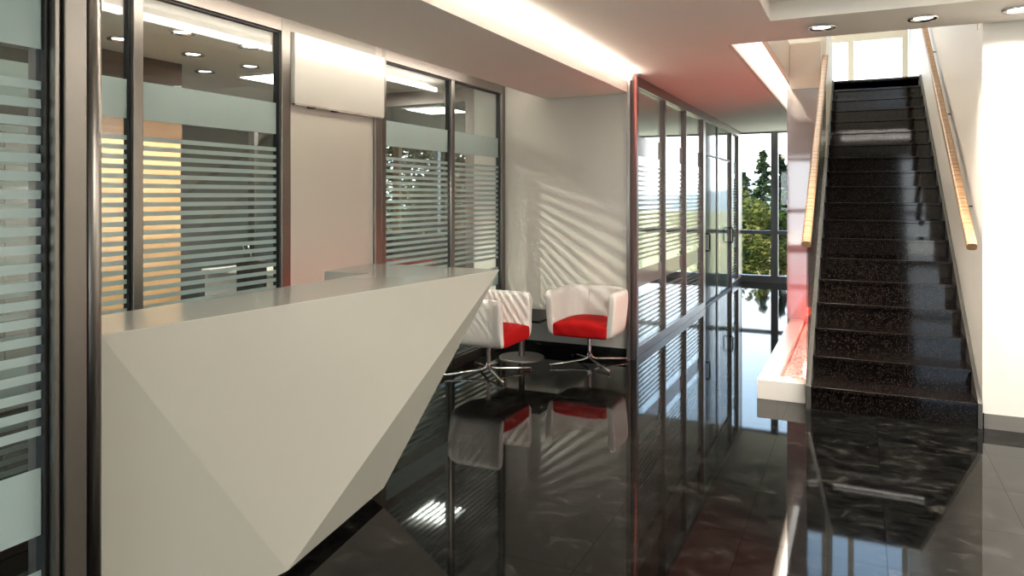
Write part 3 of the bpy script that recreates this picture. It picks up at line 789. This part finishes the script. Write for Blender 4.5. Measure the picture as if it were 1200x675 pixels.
# an added, unseen spot throws the striped pattern past the film onto the chairs
spotlamp(-4.86, 4.22, 40); spotlamp(-4.87, 3.58, 30); spotlamp(-4.86, 4.83, 40)
light('stripe_spot', 'SPOT', (-3.80, 4.20, 1.90), 115, (1,.93,.82), spot_size=1.05, spot_blend=1, shadow_soft_size=.013,
      rot=(Vector((-2.75, 6.76, .15))-Vector((-3.80, 4.20, 1.90))).to_track_quat('-Z', 'Y').to_euler())
light('upstairs_fill', 'AREA', (-1.6, 9.5, 5.55), 60, (1,.90,.74), shape='RECTANGLE', size=3, size_y=3)  # added fill to warm the upper walls, stands for no fitting
for (x, y) in ((-5.05, 5.45), (-5.06, 8.35), (-6.9, 5.45)): light('luminaire_lamp', 'AREA', (x, y, 2.665), 16, (1,.94,.85), shape='SQUARE', size=.5)
for (x, y) in ((-4.6, 2.0), (-4.6, 0.3)): spotlamp(x, y, 25)
for y in (1.6, 3.6): light('coffer_lamp', 'AREA', (.75, y, 2.805), 34, (1,.93,.84), shape='RECTANGLE', size=2.2, size_y=.05)
light('cove_lamp', 'AREA', (-2.03, 3.0, 2.60), 75, (1,.94,.86), shape='RECTANGLE', size=.06, size_y=7.2, rot=(0, math.radians(-150), 0))
for (x, y, lab) in ((-.0, 1.6, 'a'), ): pass

light('planter_end_lamp', 'AREA', (-.50, 8.45, .17), 1.6, (1, .06, .05), shape='SQUARE', size=.12, rot=(math.radians(135), 0, 0))
light('planter_strip_lamp', 'AREA', (-.378, 7.45, .135), 1.6, (1,.42,.36), shape='RECTANGLE', size=.03, size_y=2.7, rot=(0, math.radians(62), 0))
sun = light('sun', 'SUN', (-20, 0, 20), 15.0, (1, .90, .76), angle=.01, rot=Vector((.74, .12, -.66)).to_track_quat('-Z', 'Y').to_euler())

# ------------------------------------------------------------------ world
w = bpy.data.worlds.new('sky'); scene.world = w; w.use_nodes = True
nt = w.node_tree; nt.nodes.clear()
out = nt.nodes.new('ShaderNodeOutputWorld'); bg = nt.nodes.new('ShaderNodeBackground')
tc = nt.nodes.new('ShaderNodeTexCoord'); sp = nt.nodes.new('ShaderNodeSeparateXYZ'); cr_ = nt.nodes.new('ShaderNodeValToRGB')
nt.links.new(tc.outputs['Generated'], sp.inputs[0]); nt.links.new(sp.outputs[2], cr_.inputs[0])
e = cr_.color_ramp.elements
e[0].position = 0.0; e[0].color = (.93, .95, 1, 1); e[1].position = .6; e[1].color = (.24, .38, .60, 1)
x = e.new(.08); x.color = (.94, .96, 1, 1); x = e.new(.25); x.color = (.50, .65, .84, 1)
nt.links.new(cr_.outputs[0], bg.inputs[0]); bg.inputs[1].default_value = 2.3; nt.links.new(bg.outputs[0], out.inputs[0])

# ------------------------------------------------------------------ trees outside
def leaf_quads(bm, c, n, rx, rz, size):
    for _ in range(n):
        while True:
            v = Vector((random.uniform(-1,1), random.uniform(-1,1), random.uniform(-1,1)))
            if .25 < v.length < 1: break
        p = Vector(c) + Vector((v.x*rx, v.y*rx, v.z*rz))
        q = Matrix.Rotation(random.random()*6.28, 3, 'Z') @ Matrix.Rotation(random.uniform(-1.2, 1.2), 3, 'X')
        s = size*random.uniform(.6, 1.3)
        bm.faces.new([bm.verts.new(p + q @ Vector(k)*s) for k in ((-1,-.5,0),(0,-.8,.1),(1,-.4,0),(.9,.5,.1),(0,.8,0),(-.8,.5,.1))])
def broadleaf(x, y, h, w_, label, seed, dens=1, leaf=None):
    random.seed(seed)
    t = thing('tree', label, 'tree', (x, y, -3.0), group='trees outside')
    bm = bmesh.new(); bm_tube(bm, [(0,0,0), (.05,0,h*.3), (-.05,.05,h*.6), (.05,0,h*.8)], .1, 8, [.16,.13,.09,.04])
    for k in range(5):
        a = random.random()*6.28; z0 = h*random.uniform(.3,.6); bm_tube(bm, [(0,0,z0), (math.cos(a)*w_*.3, math.sin(a)*w_*.3, z0+h*.18)], .04, 6, [.05,.02])
    obj('trunk', bm, M_bark, t)
    bm = bmesh.new()
    for k in range(26*dens):
        a = random.random()*6.28; r = w_*.5*math.sqrt(random.random()); z = h*random.uniform(.14, .9)
        r *= 1.1 - abs(z/h-.55)
        leaf_quads(bm, (math.cos(a)*r, math.sin(a)*r, z), 190, w_*.22, h*.10, .075)
    obj('crown', bm, leaf or M_leafA, t)
def conifer(x, y, h, w_, label, seed):
    random.seed(seed)
    t = thing('conifer', label, 'tree', (x, y, -3.0), group='trees outside')
    bm = bmesh.new(); bm_tube(bm, [(0,0,0), (0,0,h*.5), (0,0,h)], .1, 8, [.15,.09,.01]); obj('trunk', bm, M_bark, t)
    bm = bmesh.new()
    for b_ in range(230):
        u = random.random()**.8; z = h*(.06 + .92*u)
        R_ = w_*.5*(1-.93*u)*random.uniform(.35, 1.45); a = random.random()*6.28
        for s in range(17):
            f = random.random()**.7; wob = .10*R_
            p = (math.cos(a)*R_*f + random.uniform(-wob, wob), math.sin(a)*R_*f + random.uniform(-wob, wob), z - .35*R_*f*f + random.uniform(-.05, .05))
            leaf_quads(bm, p, 1, .06, .05, .07)
    obj('crown', bm, M_leafB, t)
broadleaf(-3.75, 26, 5.2, 3.2, 'round sunlit broadleaf tree at the left of the rear window', 1)
conifer(-3.75, 33, 6.6, 2.6, 'tall dark conifer rising above the round tree', 2)
conifer(-4.9, 36, 5.8, 2.8, 'dark conifer standing left of the tall one', 3)
conifer(-3.25, 41, 6.9, 2.8, 'dark conifer farthest back between the other conifers', 21)
conifer(-4.6, 30.2, 5.3, 2.0, 'small dark conifer next to the round tree', 22)
broadleaf(-2.25, 22.5, 4.7, 2.6, 'low broadleaf tree directly behind the window mullion', 4)
conifer(-2.75, 30, 6.3, 3.0, 'dark conifer at the right edge of the rear window', 5)
broadleaf(-7.0, 47, 5.2, 4.0, 'broadleaf tree farther out, seen through the corridor doors', 6)
broadleaf(-12.5, 62, 5.2, 5.0, 'rounded tree in the meadow seen through the corridor partition', 7)
broadleaf(-16.3, 21.5, 8.0, 6.0, 'broadleaf tree left of the others, seen through the far office glazing', 8, 2, M_leafC)
broadleaf(-17.5, 29, 8.5, 6.5, 'second tree seen through the far office glazing', 9, 2, M_leafC)
broadleaf(-10.6, 18.2, 7.2, 4.2, 'tree closest to the far room glazing', 10, 2, M_leafC)
bm = bmesh.new()
nx = 60
front = []; back = []
for i in range(nx+1):
    x = -150 + 220*i/nx; z = 4 + 6*math.sin(i*.17+1)*.5 + 3*math.exp(-((x+45)/22)**2) + random.uniform(-.2,.2)
    front.append((x, z))
A = [bm.verts.new((x, 225, -3)) for x, z in front]; B = [bm.verts.new((x, 240, z)) for x, z in front]; C_ = [bm.verts.new((x, 259, -3)) for x, z in front]
for i in range(nx):
    bm.faces.new((A[i], A[i+1], B[i+1], B[i])); bm.faces.new((B[i], B[i+1], C_[i+1], C_[i]))
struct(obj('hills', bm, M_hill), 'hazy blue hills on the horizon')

# ------------------------------------------------------------------ camera
cam = bpy.data.cameras.new('camera'); co = bpy.data.objects.new('camera', cam); COL.objects.link(co)
cam.sensor_width = 36; cam.lens = 855/1200*36; cam.shift_y = (229.5-337.5)/1200
co.location = (0, 0, H); co.rotation_euler = (PI/2, 0, math.radians(25.45)); cam.clip_start = .05; cam.clip_end = 600
scene.camera = co
scene.view_settings.view_transform = 'Standard'; scene.view_settings.look = 'None'; scene.view_settings.gamma = 1
scene.view_settings.exposure = 1.6; scene.view_settings.use_curve_mapping = False
scene.cycles.use_denoising = True
scene.cycles.max_bounces = 10; scene.cycles.diffuse_bounces = 5; scene.cycles.glossy_bounces = 5; scene.cycles.transmission_bounces = 6
scene.cycles.transparent_max_bounces = 40
scene.cycles.sample_clamp_indirect = 6
scene.cycles.caustics_reflective = False; scene.cycles.caustics_refractive = False
